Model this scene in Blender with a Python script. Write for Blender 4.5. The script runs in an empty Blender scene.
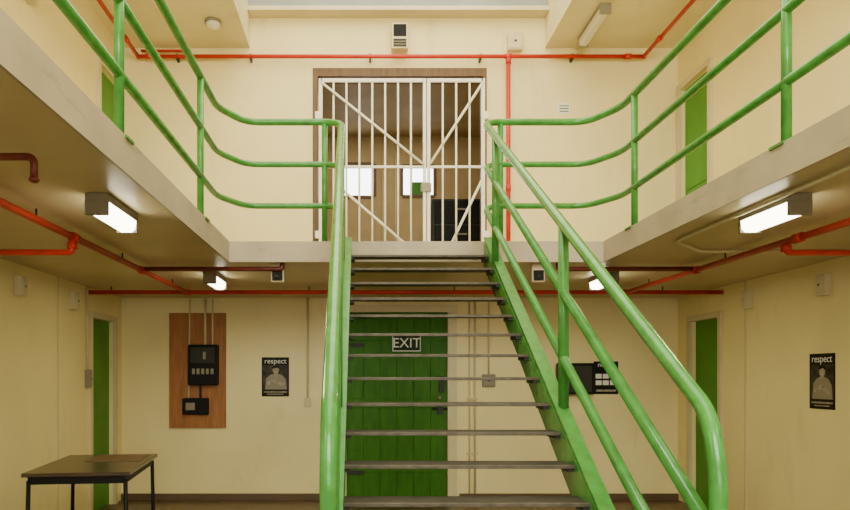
import bpy, bmesh, math, random
from mathutils import Vector, Matrix
random.seed(4)
scene = bpy.context.scene

# ------------------------------------------------------------ materials
def mat(name, col, rough=0.5, metal=0.0, var=0.0, vscale=3.0, bump=0.0, bscale=40.0,
        emis=None, estr=0.0, dark=None, stretch=(1,1,1), spec=0.35, scuff=None):
    m = bpy.data.materials.new(name); m.use_nodes = True
    nt = m.node_tree; b = nt.nodes['Principled BSDF']
    b.inputs['Base Color'].default_value = (*col, 1)
    b.inputs['Roughness'].default_value = rough
    b.inputs['Metallic'].default_value = metal
    b.inputs['Specular IOR Level'].default_value = spec
    tc = nt.nodes.new('ShaderNodeTexCoord')
    mp = nt.nodes.new('ShaderNodeMapping'); mp.inputs['Scale'].default_value = stretch
    nt.links.new(tc.outputs['Object'], mp.inputs['Vector'])
    if var > 0:
        n = nt.nodes.new('ShaderNodeTexNoise'); n.inputs['Scale'].default_value = vscale
        n.inputs['Detail'].default_value = 6
        nt.links.new(mp.outputs['Vector'], n.inputs['Vector'])
        r = nt.nodes.new('ShaderNodeValToRGB')
        d = dark if dark else tuple(c*(1-var) for c in col)
        r.color_ramp.elements[0].color = (*d, 1); r.color_ramp.elements[0].position = 0.32
        r.color_ramp.elements[1].color = (*col, 1); r.color_ramp.elements[1].position = 0.62
        nt.links.new(n.outputs['Fac'], r.inputs['Fac'])
        out = r.outputs['Color']
        if scuff:
            mp2 = nt.nodes.new('ShaderNodeMapping'); mp2.inputs['Scale'].default_value = scuff[1]
            nt.links.new(tc.outputs['Object'], mp2.inputs['Vector'])
            n3 = nt.nodes.new('ShaderNodeTexNoise'); n3.inputs['Scale'].default_value = scuff[0]; n3.inputs['Detail'].default_value = 8
            n3.inputs['Roughness'].default_value = 0.7
            nt.links.new(mp2.outputs['Vector'], n3.inputs['Vector'])
            r3 = nt.nodes.new('ShaderNodeValToRGB')
            r3.color_ramp.elements[0].position = 0.58; r3.color_ramp.elements[0].color=(0,0,0,1)
            r3.color_ramp.elements[1].position = 0.73; r3.color_ramp.elements[1].color=(scuff[2],)*3+(1,)
            nt.links.new(n3.outputs['Fac'], r3.inputs['Fac'])
            mx = nt.nodes.new('ShaderNodeMixRGB'); mx.inputs['Color2'].default_value=(*scuff[3],1)
            nt.links.new(r3.outputs['Color'], mx.inputs['Fac']); nt.links.new(out, mx.inputs['Color1'])
            out = mx.outputs['Color']
        nt.links.new(out, b.inputs['Base Color'])
    if bump > 0:
        n2 = nt.nodes.new('ShaderNodeTexNoise'); n2.inputs['Scale'].default_value = bscale
        nt.links.new(tc.outputs['Object'], n2.inputs['Vector'])
        bp = nt.nodes.new('ShaderNodeBump'); bp.inputs['Strength'].default_value = bump
        bp.inputs['Distance'].default_value = 0.01
        nt.links.new(n2.outputs['Fac'], bp.inputs['Height'])
        nt.links.new(bp.outputs['Normal'], b.inputs['Normal'])
    if emis:
        b.inputs['Emission Color'].default_value = (*emis, 1)
        b.inputs['Emission Strength'].default_value = estr
    return m

M = {}
M['wall']   = mat('cream_wall_paint', (0.86,0.74,0.37), 0.40, var=0.09, vscale=1.4, bump=0.12, bscale=25, scuff=(2.2,(1,1,0.35),0.35,(0.50,0.38,0.18)))
M['ceil']   = mat('ceiling_paint', (0.76,0.67,0.38), 0.45, var=0.12, vscale=1.5, bump=0.1, scuff=(2.5,(1,0.5,1),0.4,(0.45,0.34,0.18)))
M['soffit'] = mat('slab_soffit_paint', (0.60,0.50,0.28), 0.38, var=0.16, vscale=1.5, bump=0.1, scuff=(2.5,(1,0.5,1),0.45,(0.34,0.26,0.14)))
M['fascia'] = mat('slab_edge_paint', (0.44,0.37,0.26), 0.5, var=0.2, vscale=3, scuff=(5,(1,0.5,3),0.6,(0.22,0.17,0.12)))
M['floor']  = mat('brown_lino_floor', (0.12,0.07,0.04), 0.35, var=0.3, vscale=5)
M['skirt']  = mat('skirting_brown', (0.12,0.075,0.04), 0.5, var=0.2)
M['rail']   = mat('green_rail_paint', (0.062,0.27,0.048), 0.2, var=0.3, vscale=14, bump=0.05)
M['gdoor']  = mat('green_door_paint', (0.042,0.165,0.010), 0.5, var=0.25, vscale=4, stretch=(4,1,1), bump=0.1, spec=0.15)
M['gdoor2'] = mat('green_cell_door_paint', (0.08,0.28,0.035), 0.45, var=0.2, vscale=3, spec=0.2)
M['red']    = mat('red_pipe_paint', (0.56,0.032,0.016), 0.35, var=0.2, vscale=10)
M['dred']   = mat('dark_red_pipe_paint', (0.13,0.022,0.014), 0.4, var=0.2, vscale=10)
M['tread']  = mat('stair_tread_steel', (0.045,0.040,0.030), 0.55, var=0.3, vscale=12, spec=0.2)
M['nose']   = mat('tread_nosing_worn', (0.105,0.088,0.065), 0.5, var=0.4, vscale=20, spec=0.2)
M['white']  = mat('white_bar_paint', (0.90,0.86,0.74), 0.35, var=0.1, vscale=12)
M['wood']   = mat('orange_plywood', (0.38,0.15,0.045), 0.5, var=0.3, vscale=4, stretch=(8,1,1))
M['brown']  = mat('brown_timber_frame', (0.15,0.085,0.04), 0.5, var=0.3, vscale=4, stretch=(6,1,1))
M['dkwood'] = mat('dark_table_laminate', (0.06,0.038,0.025), 0.25, var=0.3, vscale=4, stretch=(1,6,1))
M['black']  = mat('black_plastic', (0.006,0.006,0.006), 0.5, var=0.1, spec=0.15)
M['dkgrey'] = mat('dark_grey_metal', (0.032,0.032,0.028), 0.45, var=0.2, spec=0.2)
M['grey']   = mat('grey_box_plastic', (0.26,0.23,0.17), 0.45, var=0.1)
M['fit']    = mat('aged_fitting_enamel', (0.20,0.165,0.11), 0.5, var=0.15)
M['lgrey']  = mat('pale_conduit', (0.66,0.57,0.34), 0.4, var=0.08)
M['sheen']  = mat('grey_beam_paint', (0.30,0.32,0.30), 0.5, var=0.15)
M['paper']  = mat('white_paper', (0.8,0.78,0.7), 0.7, var=0.04)
M['skin']   = mat('poster_pale_print', (0.42,0.35,0.26), 0.6, var=0.5, vscale=25, spec=0.15)
M['print2'] = mat('poster_dark_print', (0.06,0.052,0.04), 0.5, var=0.7, vscale=18, spec=0.15)
M['tube']   = mat('lit_diffuser', (0.9,0.9,0.8), 0.4, emis=(1.0,0.93,0.68), estr=13)
M['tube2']  = mat('unlit_diffuser', (0.75,0.72,0.6), 0.4, var=0.05)
M['win']    = mat('bright_window_glass', (0.8,0.85,0.9), 0.2, emis=(0.95,0.98,1.0), estr=7)
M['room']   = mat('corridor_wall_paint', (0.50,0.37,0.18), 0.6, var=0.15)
M['exitw']  = mat('exit_sign_letter_white', (0.85,0.88,0.75), 0.5, var=0.02)
M['exitg']  = mat('exit_sign_dark_green', (0.008,0.025,0.010), 0.5, var=0.02, spec=0.15)

# ------------------------------------------------------------ mesh builder
class MB:
    def __init__(s, name):
        s.name=name; s.bm=bmesh.new(); s.mats=[]
    def mi(s, key):
        if key not in s.mats: s.mats.append(key)
        return s.mats.index(key)
    def box(s, x0,x1,y0,y1,z0,z1, key, bev=0.0, rot=None):
        bm=bmesh.new()
        bmesh.ops.create_cube(bm, size=1)
        for v in bm.verts:
            v.co=Vector(((x0+x1)/2+v.co.x*(x1-x0),(y0+y1)/2+v.co.y*(y1-y0),(z0+z1)/2+v.co.z*(z1-z0)))
        if bev>0:
            bmesh.ops.bevel(bm, geom=bm.edges[:], offset=bev, segments=2, affect='EDGES', profile=0.5)
        if rot: bmesh.ops.transform(bm, matrix=rot, verts=bm.verts)
        s._merge(bm,key)
    def _merge(s,bm,key,smooth=False):
        i=s.mi(key)
        bmesh.ops.recalc_face_normals(bm, faces=bm.faces[:])
        mp={v:s.bm.verts.new(v.co) for v in bm.verts}
        for f in bm.faces:
            try:
                nf=s.bm.faces.new([mp[v] for v in f.verts]); nf.material_index=i; nf.smooth=smooth
            except ValueError: pass
        bm.free()
    def prism(s, pts, a, b, key, axis='x'):
        bm=bmesh.new()
        def co(p,t):
            if axis=='x': return (t,p[0],p[1])
            if axis=='y': return (p[0],t,p[1])
            return (p[0],p[1],t)
        A=[bm.verts.new(co(p,a)) for p in pts]; B=[bm.verts.new(co(p,b)) for p in pts]
        n=len(pts)
        bm.faces.new(A); bm.faces.new(B[::-1])
        for k in range(n): bm.faces.new([A[k],A[(k+1)%n],B[(k+1)%n],B[k]])
        s._merge(bm,key)
    def tube(s, pts, r, key, fillet=0.0, seg=14, fseg=6, closed_caps=True):
        P=[Vector(p[:3]) for p in pts]
        F=[(p[3] if len(p)>3 else fillet) for p in pts]
        if max(F)>0 and len(P)>2:
            Q=[P[0]]
            for k in range(1,len(P)-1):
                a,b,c=P[k-1],P[k],P[k+1]
                d1=(a-b); d2=(c-b)
                f=min(F[k],d1.length*0.45,d2.length*0.45)
                p1=b+d1.normalized()*f; p2=b+d2.normalized()*f
                for t in range(fseg+1):
                    u=t/fseg
                    Q.append((1-u)**2*p1+2*u*(1-u)*b+u*u*p2)
            Q.append(P[-1]); P=Q
        bm=bmesh.new(); rings=[]
        t0=(P[1]-P[0]).normalized()
        up=Vector((0,0,1)) if abs(t0.z)<0.9 else Vector((1,0,0))
        n=(up-t0*up.dot(t0)).normalized()
        for k,p in enumerate(P):
            if k==0: t=(P[1]-P[0])
            elif k==len(P)-1: t=(P[-1]-P[-2])
            else: t=(P[k+1]-p).normalized()+(p-P[k-1]).normalized()
            t.normalize()
            n=(n-t*n.dot(t)).normalized(); bn=t.cross(n)
            rings.append([bm.verts.new(p+(n*math.cos(2*math.pi*j/seg)+bn*math.sin(2*math.pi*j/seg))*r) for j in range(seg)])
        for k in range(len(rings)-1):
            for j in range(seg):
                bm.faces.new([rings[k][j],rings[k][(j+1)%seg],rings[k+1][(j+1)%seg],rings[k+1][j]])
        if closed_caps:
            bm.faces.new(rings[0]); bm.faces.new(rings[-1][::-1])
        s._merge(bm,key,True)
    def ball(s,c,r,key,sc=(1,1,1)):
        bm=bmesh.new(); bmesh.ops.create_uvsphere(bm,u_segments=16,v_segments=10,radius=1)
        for v in bm.verts: v.co=Vector((c[0]+v.co.x*r*sc[0],c[1]+v.co.y*r*sc[1],c[2]+v.co.z*r*sc[2]))
        s._merge(bm,key,True)
    def done(s, parent=None):
        me=bpy.data.meshes.new(s.name); s.bm.to_mesh(me); s.bm.free()
        for k in s.mats: me.materials.append(M[k])
        ob=bpy.data.objects.new(s.name,me); scene.collection.objects.link(ob)
        if parent: ob.parent=parent
        return ob

def text(body, size, loc, rot, key, parent, name, ext=0.0015, sx=1.0):
    cu=bpy.data.curves.new(name,'FONT'); cu.body=body; cu.size=size; cu.extrude=ext
    cu.align_x='CENTER'; cu.align_y='CENTER'
    tmp=bpy.data.objects.new(name+'_tmp',cu); scene.collection.objects.link(tmp)
    bpy.context.view_layer.update()
    dg=bpy.context.evaluated_depsgraph_get()
    me=bpy.data.meshes.new_from_object(tmp.evaluated_get(dg))
    bpy.data.objects.remove(tmp)
    ob=bpy.data.objects.new(name,me); scene.collection.objects.link(ob)
    me.materials.clear(); me.materials.append(M[key])
    ob.location=loc; ob.rotation_euler=rot; ob.scale=(sx,1,1); ob.parent=parent
    return ob

# ------------------------------------------------------------ dimensions
XL,XR=-2.63,3.48          # side walls
YB,YF=7.69,-3.0           # back wall / wall behind camera
EL,ER=-1.0,1.83           # walkway inner edges
YW=5.26                   # front edge of the back walkway
ZU,ZC=2.22,2.36           # slab underside / upper floor level
ZT=4.96                   # upper ceiling
WL,WR=-1.22,2.02          # roof-light well
ZW=6.3

def wall_grid(name, axis, p0, p1, u0,u1,z0,z1, openings, key):
    b=MB(name)
    us=sorted({u0,u1,*[o[0] for o in openings],*[o[1] for o in openings]})
    zs=sorted({z0,z1,*[o[2] for o in openings],*[o[3] for o in openings]})
    for i in range(len(us)-1):
        for j in range(len(zs)-1):
            uc=(us[i]+us[i+1])/2; zc=(zs[j]+zs[j+1])/2
            if any(o[0]<uc<o[1] and o[2]<zc<o[3] for o in openings): continue
            if axis=='x': b.box(us[i],us[i+1],p0,p1,zs[j],zs[j+1],key)
            else: b.box(p0,p1,us[i],us[i+1],zs[j],zs[j+1],key)
    return b.done()

# shell
b=MB('floor'); b.box(XL-0.3,XR+0.3,YF-0.3,YB+0.3,-0.15,0,'floor'); b.done()
wall_grid('wall_back','x',YB,YB+0.2, XL-0.3,XR+0.3,0,ZW,
          [(-0.20,0.99,-0.1,2.10),(-0.53,1.38,ZC,4.74)],'wall')
LD=(6.80,7.42); RD=(6.78,7.36); LDU=(7.02,7.60); RDU=(6.98,7.60)
wall_grid('wall_left','y',XL-0.2,XL, YF,YB,0,ZT,[(LD[0],LD[1],-0.1,1.93),(LDU[0],LDU[1],ZC,4.50)],'wall')
wall_grid('wall_right','y',XR,XR+0.2, YF,YB,0,ZT,[(RD[0],RD[1],-0.1,1.93),(RDU[0],RDU[1],ZC,4.46)],'wall')
wall_grid('wall_front','x',YF-0.2,YF, XL-0.3,XR+0.3,0,ZW,[(-1.4,2.2,2.9,4.6),(-1.4,2.2,0.9,2.0)],'wall')

b=MB('floor_upper')
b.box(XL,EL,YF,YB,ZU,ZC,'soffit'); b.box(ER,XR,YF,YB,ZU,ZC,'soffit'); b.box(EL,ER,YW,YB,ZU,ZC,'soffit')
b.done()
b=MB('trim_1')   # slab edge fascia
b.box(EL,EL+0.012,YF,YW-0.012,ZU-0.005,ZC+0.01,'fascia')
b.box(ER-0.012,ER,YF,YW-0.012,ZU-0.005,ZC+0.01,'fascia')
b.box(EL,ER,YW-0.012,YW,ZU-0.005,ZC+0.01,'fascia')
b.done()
b=MB('ceiling')
b.box(XL-0.2,WL,YF,YB,ZT,ZT+0.15,'ceil'); b.box(WR,XR+0.2,YF,YB,ZT,ZT+0.15,'ceil')
b.box(WL-0.15,WL,YF,YB,ZT+0.15,ZW,'ceil'); b.box(WR,WR+0.15,YF,YB,ZT+0.15,ZW,'ceil')
b.box(WL-0.15,WR+0.15,YF-0.2,YB+0.2,ZW,ZW+0.1,'ceil')
b.done()
b=MB('trim_2')   # beam and ledge in the roof-light well
b.box(WL,WR,YB-0.14,YB,5.34,5.75,'sheen')
b.box(WL,WR,YB-0.18,YB,5.29,5.335,'lgrey')
b.done()
b=MB('baseboard_back')
b.box(XL,-0.29,YB-0.02,YB,0,0.07,'skirt'); b.box(1.08,XR,YB-0.02,YB,0,0.07,'skirt'); b.done()
b=MB('baseboard_left'); b.box(XL,XL+0.02,YF,LD[0]-0.07,0,0.07,'skirt'); b.done()
b=MB('baseboard_right'); b.box(XR-0.02,XR,YF,RD[0]-0.07,0,0.07,'skirt'); b.done()
b=MB('trim_5')   # vertical panel joint strips
for y in (6.05,4.9,3.0): b.box(XL,XL+0.006,y,y+0.025,0.07,ZU,'lgrey')
b.done()
b=MB('trim_6')
for y in (6.32,4.7,3.0): b.box(XR-0.006,XR,y,y+0.025,0.07,ZU,'lgrey')
b.done()

# glowing fill windows, added unseen behind the camera to light the hall
for i,(z0,z1) in enumerate([(2.9,4.6),(0.9,2.0)]):
    b=MB('window_%d'%(i+3))
    b.box(-1.4,2.2,YF-0.14,YF-0.12,z0,z1,'win')
    for k in range(7):
        x=-1.4+k*3.6/6; b.box(x-0.03,x+0.03,YF-0.12,YF-0.05,z0,z1,'white')
    b.box(-1.4,2.2,YF-0.12,YF-0.05,z0,z0+0.06,'white'); b.box(-1.4,2.2,YF-0.12,YF-0.05,z1-0.06,z1,'white')
    b.done()

# corridor behind gate
GY=YB+0.2; CY=10.5
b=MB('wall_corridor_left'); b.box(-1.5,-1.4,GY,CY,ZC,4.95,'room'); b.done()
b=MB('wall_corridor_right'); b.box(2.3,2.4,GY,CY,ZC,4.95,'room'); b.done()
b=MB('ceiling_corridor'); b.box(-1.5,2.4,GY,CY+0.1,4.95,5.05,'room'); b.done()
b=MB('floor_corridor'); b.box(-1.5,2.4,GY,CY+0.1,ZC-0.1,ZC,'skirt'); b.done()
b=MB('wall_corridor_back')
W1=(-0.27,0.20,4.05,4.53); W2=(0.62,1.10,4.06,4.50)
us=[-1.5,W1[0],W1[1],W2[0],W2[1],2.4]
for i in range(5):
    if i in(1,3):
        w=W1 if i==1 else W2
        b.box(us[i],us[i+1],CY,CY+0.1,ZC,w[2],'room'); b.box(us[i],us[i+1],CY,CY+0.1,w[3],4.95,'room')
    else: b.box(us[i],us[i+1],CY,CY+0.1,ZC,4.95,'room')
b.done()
for i,w in enumerate((W1,W2)):
    b=MB('window_%d'%(i+1))
    b.box(w[0],w[1],CY+0.06,CY+0.08,w[2],w[3],'win')
    for q in ((w[0]-.03,w[0]+.015,w[2],w[3]),(w[1]-.015,w[1]+.03,w[2],w[3]),(w[0],w[1],w[2]-.03,w[2]+.015),(w[0],w[1],w[3]-.015,w[3]+.03)):
        b.box(q[0],q[1],CY-0.02,CY+0.05,q[2],q[3],'brown')
    if i==1:
        b.box(w[0]+.15,w[0]+.42,CY+0.03,CY+0.05,w[2],w[2]+.22,'gdoor2')
        b.box(w[0]+.13,w[0]+.15,CY+0.03,CY+0.05,w[2],w[3],'brown')
    b.done()
b=MB('corridor_conduit')
for x in (0.33,0.52): b.tube([(x,CY-0.03,ZC),(x,CY-0.03,4.94)],0.015,'lgrey')
b.done()
b=MB('filing_cabinet')
b.box(0.95,1.75,9.4,10.0,ZC,ZC+1.38,'dkgrey',0.01)
for k in range(4):
    b.box(0.98,1.72,9.385,9.4,ZC+0.04+k*0.335,ZC+0.35+k*0.335,'black',0.004)
    b.box(1.28,1.42,9.36,9.385,ZC+0.22+k*0.335,ZC+0.24+k*0.335,'grey')
b.done()

# ------------------------------------------------------------ doors
b=MB('door_1')   # central plank exit door
x0,x1,z1=-0.16,0.95,2.06
b.box(x0-0.03,x1+0.03,YB+0.08,YB+0.12,0,z1+0.03,'gdoor')
n=6
for k in range(n):
    a=x0+(x1-x0)*k/n; c=x0+(x1-x0)*(k+1)/n
    b.box(a+0.0012,c-0.0012,YB+0.03,YB+0.08,0.01,z1,'gdoor',0.003)
for z in (0.35,1.06,1.80): b.box(x0,x1,YB+0.015,YB+0.03,z-0.05,z+0.05,'gdoor',0.003)
b.box(0.86,0.91,YB-0.0,YB+0.03,1.18,1.36,'dkgrey',0.004)
b.tube([(0.78,YB+0.005,1.0),(0.95,YB+0.005,1.0)],0.014,'dkgrey')
b.box(0.84,0.90,YB-0.01,YB+0.02,0.94,1.05,'dkgrey',0.004)
b.ball((0.86,YB-0.01,1.12),0.022,'grey')
for z in (0.3,1.7): b.box(x0,x0+0.2,YB+0.005,YB+0.02,z-0.02,z+0.02,'dkgrey')
b.done()
b=MB('trim_3')   # exit door frame
b.box(-0.26,-0.16,YB-0.03,YB+0.1,0,2.14,'lgrey'); b.box(0.95,1.05,YB-0.03,YB+0.1,0,2.14,'lgrey')
b.box(-0.16,0.95,YB-0.03,YB+0.1,2.06,2.14,'lgrey'); b.done()

b=MB('exit_sign')
b.box(0.345,0.655,YB-0.018,YB+0.014,1.63,1.81,'exitw',0.003)
b.box(0.355,0.645,YB-0.022,YB-0.017,1.64,1.80,'exitg')
es=b.done()
text('EXIT',0.15,(0.50,YB-0.025,1.718),(math.pi/2,0,0),'exitw',es,'letters')

def side_door(idx,X,sgn,y0,y1,z0,z1):
    b=MB('door_%d'%idx)
    def bx(a0,a1,*r,**k):
        b.box(min(X+sgn*a0,X+sgn*a1),max(X+sgn*a0,X+sgn*a1),*r,**k)
    bx(-0.08,-0.04,y0+0.002,y1-0.002,z0+0.003,z1-0.002,'gdoor2')
    bx(-0.045,-0.03,y0+0.06,y1-0.06,z0+0.1,z0+0.9,'gdoor2',bev=0.004)
    bx(-0.045,-0.03,y0+0.06,y1-0.06,z0+1.0,z1-0.1,'gdoor2',bev=0.004)
    bx(-0.04,-0.015,y0+0.03,y0+0.1,z0+0.9,z0+1.1,'dkgrey',bev=0.003)
    b.done()
    b=MB('trim_%d'%(idx+10))
    for q in ((y0-0.06,y0,z0,z1+0.06),(y1,y1+0.06,z0,z1+0.06),(y0,y1,z1,z1+0.06)):
        bx(0,0.03,*q,'lgrey')
    b.done()
side_door(2,XL,1,*LD,0,1.93); side_door(3,XR,-1,*RD,0,1.93)
side_door(4,XL,1,*LDU,ZC,4.50); side_door(5,XR,-1,*RDU,ZC,4.46)

# ------------------------------------------------------------ gate
b=MB('trim_4')  # thin timber lining inside the gate opening
b.box(-0.53,-0.475,YB-0.01,YB+0.2,ZC,4.74,'brown'); b.box(1.34,1.38,YB-0.01,YB+0.2,ZC,4.74,'brown')
b.box(-0.475,1.34,YB-0.01,YB+0.2,4.65,4.74,'brown'); b.done()
b=MB('barred_security_gate')
gy=YB-0.06
g0,gm,g1=-0.44,0.715,1.33
zb,zt=ZC+0.04,4.60
def fb(xa,xb,za,zc_): b.box(xa,xb,gy-0.015,gy+0.015,za,zc_,'white',0.003)
fb(g0-.02,g0+.02,zb,zt); fb(gm-.04,gm-.005,zb,zt); fb(gm+.005,gm+.04,zb,zt); fb(g1-.02,g1+.02,zb,zt)
fb(g0,gm-.03,zt-.04,zt); fb(gm+.03,g1,zt-.04,zt); fb(g0,gm-.03,zb,zb+.04); fb(gm+.03,g1,zb,zb+.04)
fb(g0,gm-.03,3.625,3.65); fb(gm+.03,g1,3.625,3.65)
for k in range(1,8):
    x=g0+(gm-0.03-g0)*k/8; b.tube([(x,gy,zb),(x,gy,zt)],0.011,'white',seg=8)
for k in range(1,4):
    x=gm+0.03+(g1-gm-0.03)*k/4; b.tube([(x,gy,zb),(x,gy,zt)],0.011,'white',seg=8)
for p,q in (((g0,4.56),(gm-.03,3.66)),((g0+.2,3.42),(gm-.12,zb+.3)),((g1,4.56),(gm+.03,3.66)),((g1-.02,3.48),(gm+.22,zb+.3))):
    b.tube([(p[0],gy-.018,p[1]),(q[0],gy-.018,q[1])],0.014,'white',seg=8)
b.box(gm-.06,gm+.05,gy-.03,gy+.02,3.36,3.46,'grey',0.006)
for z in (2.9,4.2): b.box(g0-.06,g0+.02,gy-.02,gy+.03,z-.04,z+.04,'white',.004); b.box(g1-.02,g1+.06,gy-.02,gy+.03,z-.04,z+.04,'white',.004)
b.done()

# ------------------------------------------------------------ staircase
SL=0.126/0.204
def nz(y): return ZC-(YW-y)*SL
SX0,SX1=-0.07,0.92
b=MB('staircase')
for (xa,xb) in ((-0.135,-0.07),(0.92,0.985)):
    w0,w1=(xa,xb)
    top,bot=0.05,-0.17
    yt=YW-0.014
    pts=[(yt,nz(yt)+top-0.05),(yt,nz(yt)+bot),(YW-(ZC+bot)/SL,0.0),(YW-(ZC+top)/SL,0.0)]
    wt=(xb-0.012,xb) if xa<0 else (xa,xa+0.012)
    b.prism(pts,wt[0],wt[1],'rail','x')
    fl=[(yt,nz(yt)+top-0.0),(yt,nz(yt)+top-0.014),(YW-(ZC+top)/SL,0.0),(YW-(ZC+top)/SL-0.02,0.0)]
    b.prism(fl,w0,w1,'rail','x')
    fl=[(yt,nz(yt)+bot+0.014),(yt,nz(yt)+bot),(YW-(ZC+bot)/SL-0.02,0.0),(YW-(ZC+bot)/SL,0.0)]
    b.prism(fl,w0,w1,'rail','x')
for i in range(1,19):
    z=ZC-0.126*i; y=YW-0.204*i
    b.box(SX0,SX1,y+0.005,y+0.17,z-0.006,z,'tread')
    b.box(SX0,SX1,y-0.003,y+0.010,z-0.014,z+0.002,'nose',0.002)
    b.box(SX0,SX0+0.025,y+0.01,y+0.16,z-0.03,z-0.006,'tread'); b.box(SX1-0.025,SX1,y+0.01,y+0.16,z-0.03,z-0.006,'tread')
b.done()

# ------------------------------------------------------------ handrails
R=0.022
HS=(0.92,0.60,0.286)
YE=1.98
def gallery(name, edge, near_posts, rxt, rxb, side):
    b=MB(name)
    ex=edge+(-0.03 if side<0 else 0.03)
    yw=YW+0.035
    def rx(y): return rxb+(rxt-rxb)*(y-YE)/(YW-YE)
    for h in HS:
        z=ZC+h
        pts=[(ex,YF+0.05,z),(ex,yw-0.30,z),(ex-side*0.16,yw,z),(rxt+side*0.09,yw,z),(rxt,yw-0.10,z-0.05)]
        if h>0.7:
            pts.append((rx(YE),YE,nz(YE)+h,0.07)); pts.append((rx(YE),YE-0.05,nz(YE)+h-0.16,0.05)); pts.append((rx(YE),YE-0.05,nz(YE-0.05)+0.04))
            b.tube(pts,R+0.003,'rail',fillet=0.11)
        else:
            ye=YE-0.05
            pts.append((rx(ye),ye,nz(ye)+h))
            b.tube(pts,R,'rail',fillet=0.11)
    for y in near_posts:
        b.tube([(ex,y,ZC),(ex,y,ZC+HS[0])],R,'rail')
        b.box(ex-0.05,ex+0.05,y-0.05,y+0.05,ZC,ZC+0.012,'rail')
    xn=rxt+side*0.13
    b.tube([(xn,yw,ZC),(xn,yw,ZC+HS[0])],R,'rail'); b.box(xn-0.05,xn+0.05,yw-0.035,yw+0.05,ZC,ZC+0.012,'rail')
    for y in (4.86,3.32):
        b.tube([(rx(y),y,nz(y)+0.03),(rx(y),y,nz(y)+HS[0])],R+0.003,'rail')
    return b.done()
gallery('gallery_handrail',EL,(4.49,2.98,1.45,-0.1,-1.6),-0.145,-0.09,-1)
gallery('gallery_handrail',ER,(4.76,3.06,1.5,-0.1,-1.6),0.925,0.985,1)

# ------------------------------------------------------------ pipes
def coll(b,p,ax,r=0.029,l=0.035,key='red'):
    v={'x':(l,0,0),'y':(0,l,0),'z':(0,0,l)}[ax]
    b.tube([tuple(p[i]-v[i] for i in range(3)),tuple(p[i]+v[i] for i in range(3))],r,key,seg=12)
zp=2.165; PX0,PX1=-1.67,2.55
for X,s in ((PX0,-1),(PX1,1)):
    b=MB('sprinkler_pipe')
    b.tube([(X,YF+.005,zp),(X,6.73,zp)],0.021,'red')
    for y in (4.08,5.33,1.5): coll(b,(X,y,zp),'y')
    for y in (0.5,2.2,3.6,4.9,6.2): b.tube([(X,y,zp),(X,y,ZU)],0.006,'dkgrey',seg=6)
    b.done()
    b=MB('sprinkler_branch_pipe')
    if s<0:
        b.tube([(X,4.05,zp),(X,4.05,zp-0.09),(XL+.003,4.05,zp-0.09)],0.018,'red',fillet=0.03)
        b.tube([(X,5.33,zp+.01),(-0.6,5.33,zp+.01),(-0.6,5.33,ZU)],0.018,'dred',fillet=0.04)
        coll(b,(X,4.05,zp-0.05),'z',l=.02)
    else:
        b.tube([(X,4.2,zp),(X,4.2,zp-0.065),(XR-.003,4.2,zp-0.065)],0.018,'red',fillet=0.03)
        b.tube([(X-0.02,5.33,zp+.01),(1.5,5.33,zp+.01),(1.5,5.33,ZU)],0.018,'dred',fillet=0.04)
        coll(b,(X,4.2,zp-0.04),'z',l=.02)
    b.done()
b=MB('sprinkler_head')
b.tube([(PX0,2.57,zp),(-1.20,2.57,zp),(-1.20,2.57,zp-0.08)],0.014,'dred',fillet=0.03)
b.ball((-1.20,2.57,zp-0.085),0.02,'dred',(1,1,.6)); b.done()
b=MB('sprinkler_pipe')
b.tube([(XL+.003,6.73,zp),(XR-.003,6.73,zp)],0.021,'red')
for X in (PX0,PX1): coll(b,(X,6.73,zp),'x')
for x in (-2.4,-0.5,0.9,2.9): b.tube([(x,6.73,zp),(x,6.73,ZU)],0.006,'dkgrey',seg=6)
b.done()
zu=4.83
for X in (-2.42,3.07):
    b=MB('sprinkler_pipe')
    b.tube([(X,YF+.005,zu),(X,7.6,zu)],0.021,'red')
    for y in (6.4,4.4,2.4,.4): b.tube([(X,y,zu),(X,y,ZT)],0.006,'dkgrey',seg=6)
    coll(b,(X,7.2,zu),'y'); b.done()
b=MB('sprinkler_pipe')
b.tube([(-2.42,7.6,zu),(3.07,7.6,zu)],0.021,'red')
for x in (-2.0,-1.2,0.1,1.3,2.3): b.box(x-.01,x+.01,7.6,YB,zu-.03,zu+.03,'dkgrey')
b.ball((-2.42,7.6,zu),.027,'red'); b.ball((3.07,7.6,zu),.027,'red')
coll(b,(-2.3,7.6,zu),'x'); coll(b,(2.9,7.6,zu),'x')
b.tube([(-2.40,7.64,zu+.08),(-1.9,7.64,zu+.08),(-1.9,7.64,zu)],0.014,'red',fillet=.04)
b.done()
b=MB('sprinkler_riser_pipe')
b.tube([(1.60,7.6,zu),(1.60,7.6,ZC)],0.024,'red')
coll(b,(1.60,7.6,zu),'x'); coll(b,(1.60,7.6,zu-.05),'z',l=.03); coll(b,(1.60,7.6,3.4),'z')
b.done()

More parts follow.
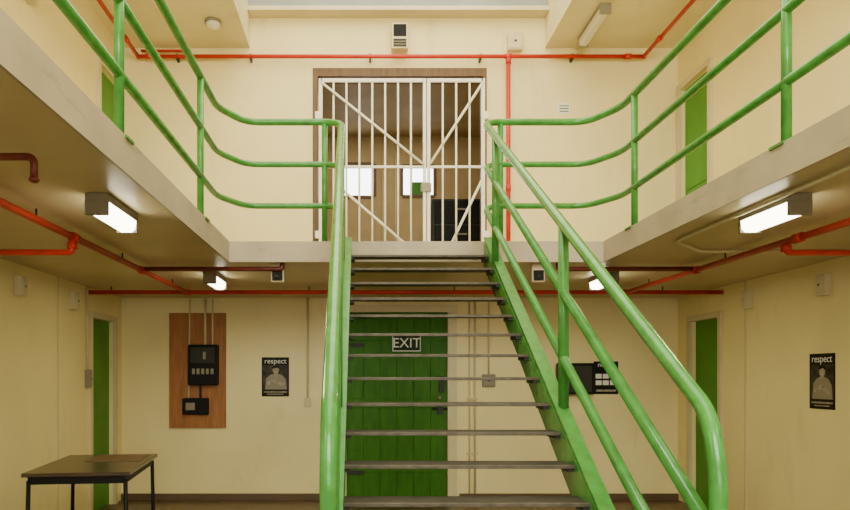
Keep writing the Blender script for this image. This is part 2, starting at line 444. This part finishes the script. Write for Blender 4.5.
# ------------------------------------------------------------ fluorescent fittings
def fluor(X,y,z,lit=True,L=0.45):
    b=MB('fluorescent_light')
    w=0.055
    b.box(X-w,X+w,y-L/2,y+L/2,z-0.04,z,'fit' if lit else 'grey',0.006)
    b.prism([(X-w+.004,z-.04),(X-w+.010,z-.085),(X-w+.028,z-.10),(X+w-.028,z-.10),(X+w-.010,z-.085),(X+w-.004,z-.04)],y-L/2+.02,y+L/2-.02,'tube' if lit else 'tube2','y')
    for e in (y-L/2,y+L/2-.022): b.box(X-w,X+w,e,e+.022,z-.105,z-.035,'fit' if lit else 'grey',0.004)
    b.done()
for X in (-1.24,2.06):
    for y in (0.9,3.50,5.95): fluor(X,y,ZU)
fluor(2.36,7.1,ZT,False,0.7)
b=MB('dome_ceiling_light')
b.tube([(-1.5,7.1,ZT),(-1.5,7.1,ZT-.03)],0.085,'grey',seg=20); b.ball((-1.5,7.1,ZT-.03),0.075,'tube2',(1,1,.7)); b.done()

# ------------------------------------------------------------ wall furnishings
b=MB('switchboard_panel')
b.box(-2.10,-1.48,YB-0.03,YB,0.79,2.05,'wood',0.003)
b.box(-1.87,-1.55,YB-0.14,YB-0.03,1.26,1.70,'black',0.012)
b.box(-1.84,-1.58,YB-0.15,YB-0.14,1.50,1.67,'dkgrey',0.006)
for k in range(5): b.box(-1.82+k*.05,-1.79+k*.05,YB-0.155,YB-0.14,1.38,1.44,'grey',0.002)
b.box(-1.70,-1.67,YB-0.17,YB-0.15,1.54,1.62,'grey',0.003)
b.box(-1.94,-1.66,YB-0.10,YB-0.03,0.94,1.12,'black',0.008)
b.box(-1.90,-1.80,YB-0.11,YB-0.10,0.99,1.07,'grey',0.004)
b.tube([(-1.70,YB-.05,1.70),(-1.70,YB-.05,2.2)],0.013,'lgrey'); b.tube([(-1.62,YB-.05,1.70),(-1.62,YB-.05,2.2)],0.009,'lgrey')
b.tube([(-1.88,YB-.05,0.94),(-1.88,YB-.05,1.5),(-1.87,YB-.05,1.9),(-1.87,YB-.05,2.2)],0.008,'lgrey')
b.tube([(-1.75,YB-.06,1.12),(-1.75,YB-.06,1.26)],0.014,'dkgrey')
b.done()

def poster(cx,cy,cz,w,h,wall,title,kind=0):
    b=MB('wall_poster')
    if wall=='back': T=Matrix.Translation((cx,cy,cz))
    else: T=Matrix.Translation((cx,cy,cz))@Matrix.Rotation(-math.pi/2,4,'Z')
    b.box(-w/2,w/2,-0.004,0,-h/2,h/2,'black')
    def el(x,z,rx,rz,key,d):
        pts=[(x+rx*math.cos(2*math.pi*k/20),z+rz*math.sin(2*math.pi*k/20)) for k in range(20)]
        b.prism(pts,-0.004-d,-0.0035,key,'y')
    if kind==0:
        b.box(-w*.46,w*.46,-0.0045,-0.004,-h*.32,h*.30,'print2')
        b.prism([(-w*.38,-h*.32),(-w*.34,-h*.04),(-w*.20,h*.05),(-w*.06,h*.08),(w*.10,h*.08),(w*.26,h*.04),(w*.38,-h*.06),(w*.42,-h*.32)],-0.0050,-0.004,'grey','y')
        b.prism([(-w*.07,h*.05),(-w*.05,h*.14),(w*.08,h*.14),(w*.10,h*.05),(w*.02,h*.0)],-0.0056,-0.0046,'skin','y')
        el(0.005,h*.18,w*.12,h*.095,'skin',0.0018)
        b.prism([(-w*.13,h*.21),(-w*.10,h*.27),(w*.02,h*.295),(w*.13,h*.26),(w*.15,h*.20),(w*.06,h*.235)],-0.0066,-0.0046,'black','y')
        b.prism([(-w*.34,-h*.14),(w*.05,-h*.04),(w*.10,-h*.09),(-w*.27,-h*.21)],-0.0060,-0.0046,'skin','y')
        b.prism([(w*.36,-h*.16),(-w*.02,-h*.08),(-w*.08,-h*.13),(w*.26,-h*.24)],-0.0066,-0.0052,'skin','y')
        b.box(-w*.42,w*.42,-0.0055,-0.004,-h*.40,-h*.37,'skin'); b.box(-w*.3,w*.3,-0.0055,-0.004,-h*.45,-h*.43,'skin')
    else:
        for r in range(2):
            for c in range(3):
                b.box(-w*.42+c*w*.29,-w*.42+c*w*.29+w*.24,-0.0055,-0.004,-h*.02-r*h*.2,-h*.02-r*h*.2+h*.14,'paper')
        b.box(-w*.4,w*.4,-0.0055,-0.004,-h*.42,-h*.36,'skin')
    b.bm.transform(T)
    p=b.done()
    loc=T@Vector((0,-0.006,h*.40))
    text(title,w*.27,loc,(math.pi/2,0,0 if wall=='back' else -math.pi/2),'paper',p,'title',0.0005)
poster(-0.94,YB,1.35,0.30,0.43,'back','respect')
poster(2.69,YB,1.34,0.27,0.36,'back','notice',1)
poster(XR,5.28,1.32,0.29,0.42,'right','respect')

b=MB('wall_monitor')
b.box(2.12,2.52,YB-0.14,YB-0.08,1.16,1.50,'black',0.01); b.box(2.15,2.49,YB-0.145,YB-0.14,1.19,1.47,'dkgrey')
b.box(2.26,2.36,YB-0.08,YB,1.28,1.40,'dkgrey'); b.done()

def sbox(name,x0,x1,y0,y1,z0,z1,key='grey',lip=None):
    b=MB(name); b.box(x0,x1,y0,y1,z0,z1,key,0.006)
    cx,cy,cz=(x0+x1)/2,(y0+y1)/2,(z0+z1)/2
    if lip=='y': 
        b.box(x0+.015,x1-.015,y0-.008,y0,z0+.015,z1-.015,key,0.003); b.ball((cx,y0-.008,cz),0.012,'dkgrey')
    if lip=='+x':
        b.box(x1,x1+.008,y0+.015,y1-.015,z0+.015,z1-.015,key,0.003); b.ball((x1+.008,cy,cz),0.009,'fit')
    if lip=='-x':
        b.box(x0-.008,x0,y0+.015,y1-.015,z0+.015,z1-.015,key,0.003); b.ball((x0-.008,cy,cz),0.009,'fit')
    b.done()
b=MB('wall_loudspeaker')
b.box(0.33,0.51,YB-0.13,YB,4.90,5.18,'lgrey',0.008); b.box(0.35,0.49,YB-0.138,YB-0.13,5.03,5.16,'black',0.004)
for k in range(3): b.box(0.35,0.49,YB-0.138,YB-0.13,4.92+k*.03,4.94+k*.03,'dkgrey')
b.done()
sbox('wall_junction_box',1.60,1.76,YB-0.08,YB,4.91,5.10,'lgrey','y')
for x in (-0.64,1.36):
    b=MB('alarm_sounder')
    b.box(x-.05,x+.05,5.36,5.44,2.08,ZU,'lgrey',0.008); b.box(x-.04,x+.04,5.352,5.36,2.09,2.17,'black',0.004); b.ball((x,5.35,2.12),0.02,'dkgrey'); b.done()
sbox('wall_junction_box',XL,XL+.06,5.30,5.40,1.97,2.12,'lgrey','+x')
sbox('wall_junction_box',XL,XL+.06,6.30,6.40,1.96,2.12,'lgrey','+x')
sbox('wall_junction_box',XR-.06,XR,6.20,6.30,1.96,2.12,'lgrey','-x')
sbox('wall_junction_box',XR-.06,XR,5.17,5.27,1.96,2.12,'lgrey','-x')
sbox('wall_junction_box',XL,XL+.07,5.4,5.55,4.3,4.48,'lgrey','+x')
sbox('wall_junction_box',XR-.06,XR,5.9,6.05,4.75,4.9,'grey','-x')
sbox('light_switch',1.33,1.47,YB-.04,YB,1.24,1.38,'grey','y')
sbox('light_switch',XL,XL+.05,6.66,6.72,1.25,1.42,'grey','+x')

b=MB('wall_notice'); b.box(2.16,2.30,YB-.006,YB,4.24,4.36,'paper'); 
for k in range(3): b.box(2.18,2.28,YB-.008,YB-.006,4.26+k*.03,4.27+k*.03,'gdoor'); 
b.done()
b=MB('wall_conduit')
b.tube([(-0.585,YB-.015,1.1),(-0.585,YB-.015,ZU)],0.012,'lgrey'); b.box(-.62,-.55,YB-.04,YB,1.02,1.12,'lgrey',.005); b.done()
b=MB('wall_conduit')
b.tube([(1.25,YB-.015,0.07),(1.25,YB-.015,ZU)],0.012,'lgrey'); b.tube([(1.19,YB-.015,0.07),(1.19,YB-.015,ZU)],0.008,'lgrey')
b.tube([(1.40,YB-.015,1.38),(1.40,YB-.015,ZU)],0.009,'lgrey')
for z in (0.5,1.1,1.8): b.box(1.16,1.28,YB-.03,YB,z,z+.02,'lgrey')
b.done()
b=MB('wall_conduit')
b.tube([(XL+.015,6.69,1.42),(XL+.015,6.69,ZU)],0.010,'lgrey'); b.box(XL,XL+.03,6.67,6.71,1.8,1.82,'lgrey'); b.done()
b=MB('ceiling_conduit')
b.tube([(1.98,YF,ZU-.015),(1.98,4.4,ZU-.015),(2.3,4.75,ZU-.015),(XR,4.75,ZU-.015)],0.010,'lgrey',fillet=.05); b.done()

# ------------------------------------------------------------ table
b=MB('side_table')
Lx,Ly=0.66,1.05
b.box(-Lx/2,Lx/2,-Ly/2,Ly/2,0.725,0.75,'dkwood',0.004)
b.box(-Lx/2+.03,Lx/2-.03,-Ly/2+.03,-Ly/2+.05,0.675,0.725,'black'); b.box(-Lx/2+.03,Lx/2-.03,Ly/2-.05,Ly/2-.03,0.675,0.725,'black')
b.box(-Lx/2+.03,-Lx/2+.05,-Ly/2+.05,Ly/2-.05,0.675,0.725,'black'); b.box(Lx/2-.05,Lx/2-.03,-Ly/2+.05,Ly/2-.05,0.675,0.725,'black')
for sx in (-1,1):
    for sy in (-1,1):
        x=sx*(Lx/2-.035); y=sy*(Ly/2-.035)
        b.tube([(x,y,0.70),(x+sx*.012,y+sy*.012,0.0)],0.014,'black',seg=10)
    b.tube([(sx*(Lx/2-.03),-Ly/2+.04,0.2),(sx*(Lx/2-.03),Ly/2-.04,0.2)],0.009,'black',seg=8)
b.box(-0.10,0.28,0.05,0.48,0.75,0.754,'brown')
b.bm.transform(Matrix.Translation((-1.86,4.93,0))@Matrix.Rotation(math.radians(7),4,'Z'))
b.done()

# ------------------------------------------------------------ lights
def area(name,loc,rot,sx,sy,power,col):
    l=bpy.data.lights.new(name,'AREA'); l.shape='RECTANGLE'; l.size=sx; l.size_y=sy; l.energy=power; l.color=col
    o=bpy.data.objects.new(name,l); o.location=loc; o.rotation_euler=rot; scene.collection.objects.link(o); return o
area('rooflight_daylight',(0.4,2.6,ZW-0.05),(0,0,0),3.0,9.5,440,(1.0,0.97,0.78))
area('window_daylight',(0.4,YF+0.05,3.75),(math.pi/2,0,0),3.4,1.6,270,(1.0,0.97,0.80))  # fill lamp added at the invented upper window, out of view
area('window_daylight_lower',(0.4,YF+0.05,1.45),(math.pi/2,0,0),3.4,1.0,22,(1.0,0.93,0.66))  # weaker fill lamp added behind the camera at the invented lower window
for X in (-1.24,2.06):
    for y in (0.9,3.50,5.95):
        area('fluorescent_tube_glow',(X,y,ZU-0.11),(0,0,0),0.1,0.4,11,(1.0,0.93,0.48))
area('corridor_glow',(0.4,9.2,4.9),(0,0,0),1.5,1.0,18,(1.0,0.85,0.6))

w=bpy.data.worlds.new('World'); scene.world=w; w.use_nodes=True
w.node_tree.nodes['Background'].inputs['Color'].default_value=(0.9,0.95,1.0,1)
w.node_tree.nodes['Background'].inputs['Strength'].default_value=0.5

# ------------------------------------------------------------ camera
cam=bpy.data.cameras.new('camera'); co=bpy.data.objects.new('camera',cam); scene.collection.objects.link(co)
co.location=(0,0,1.36); co.rotation_euler=(math.pi/2,0,0)
cam.sensor_width=36; cam.lens=700/850*36; cam.shift_x=64/850; cam.shift_y=121/850
cam.clip_start=0.05
scene.camera=co
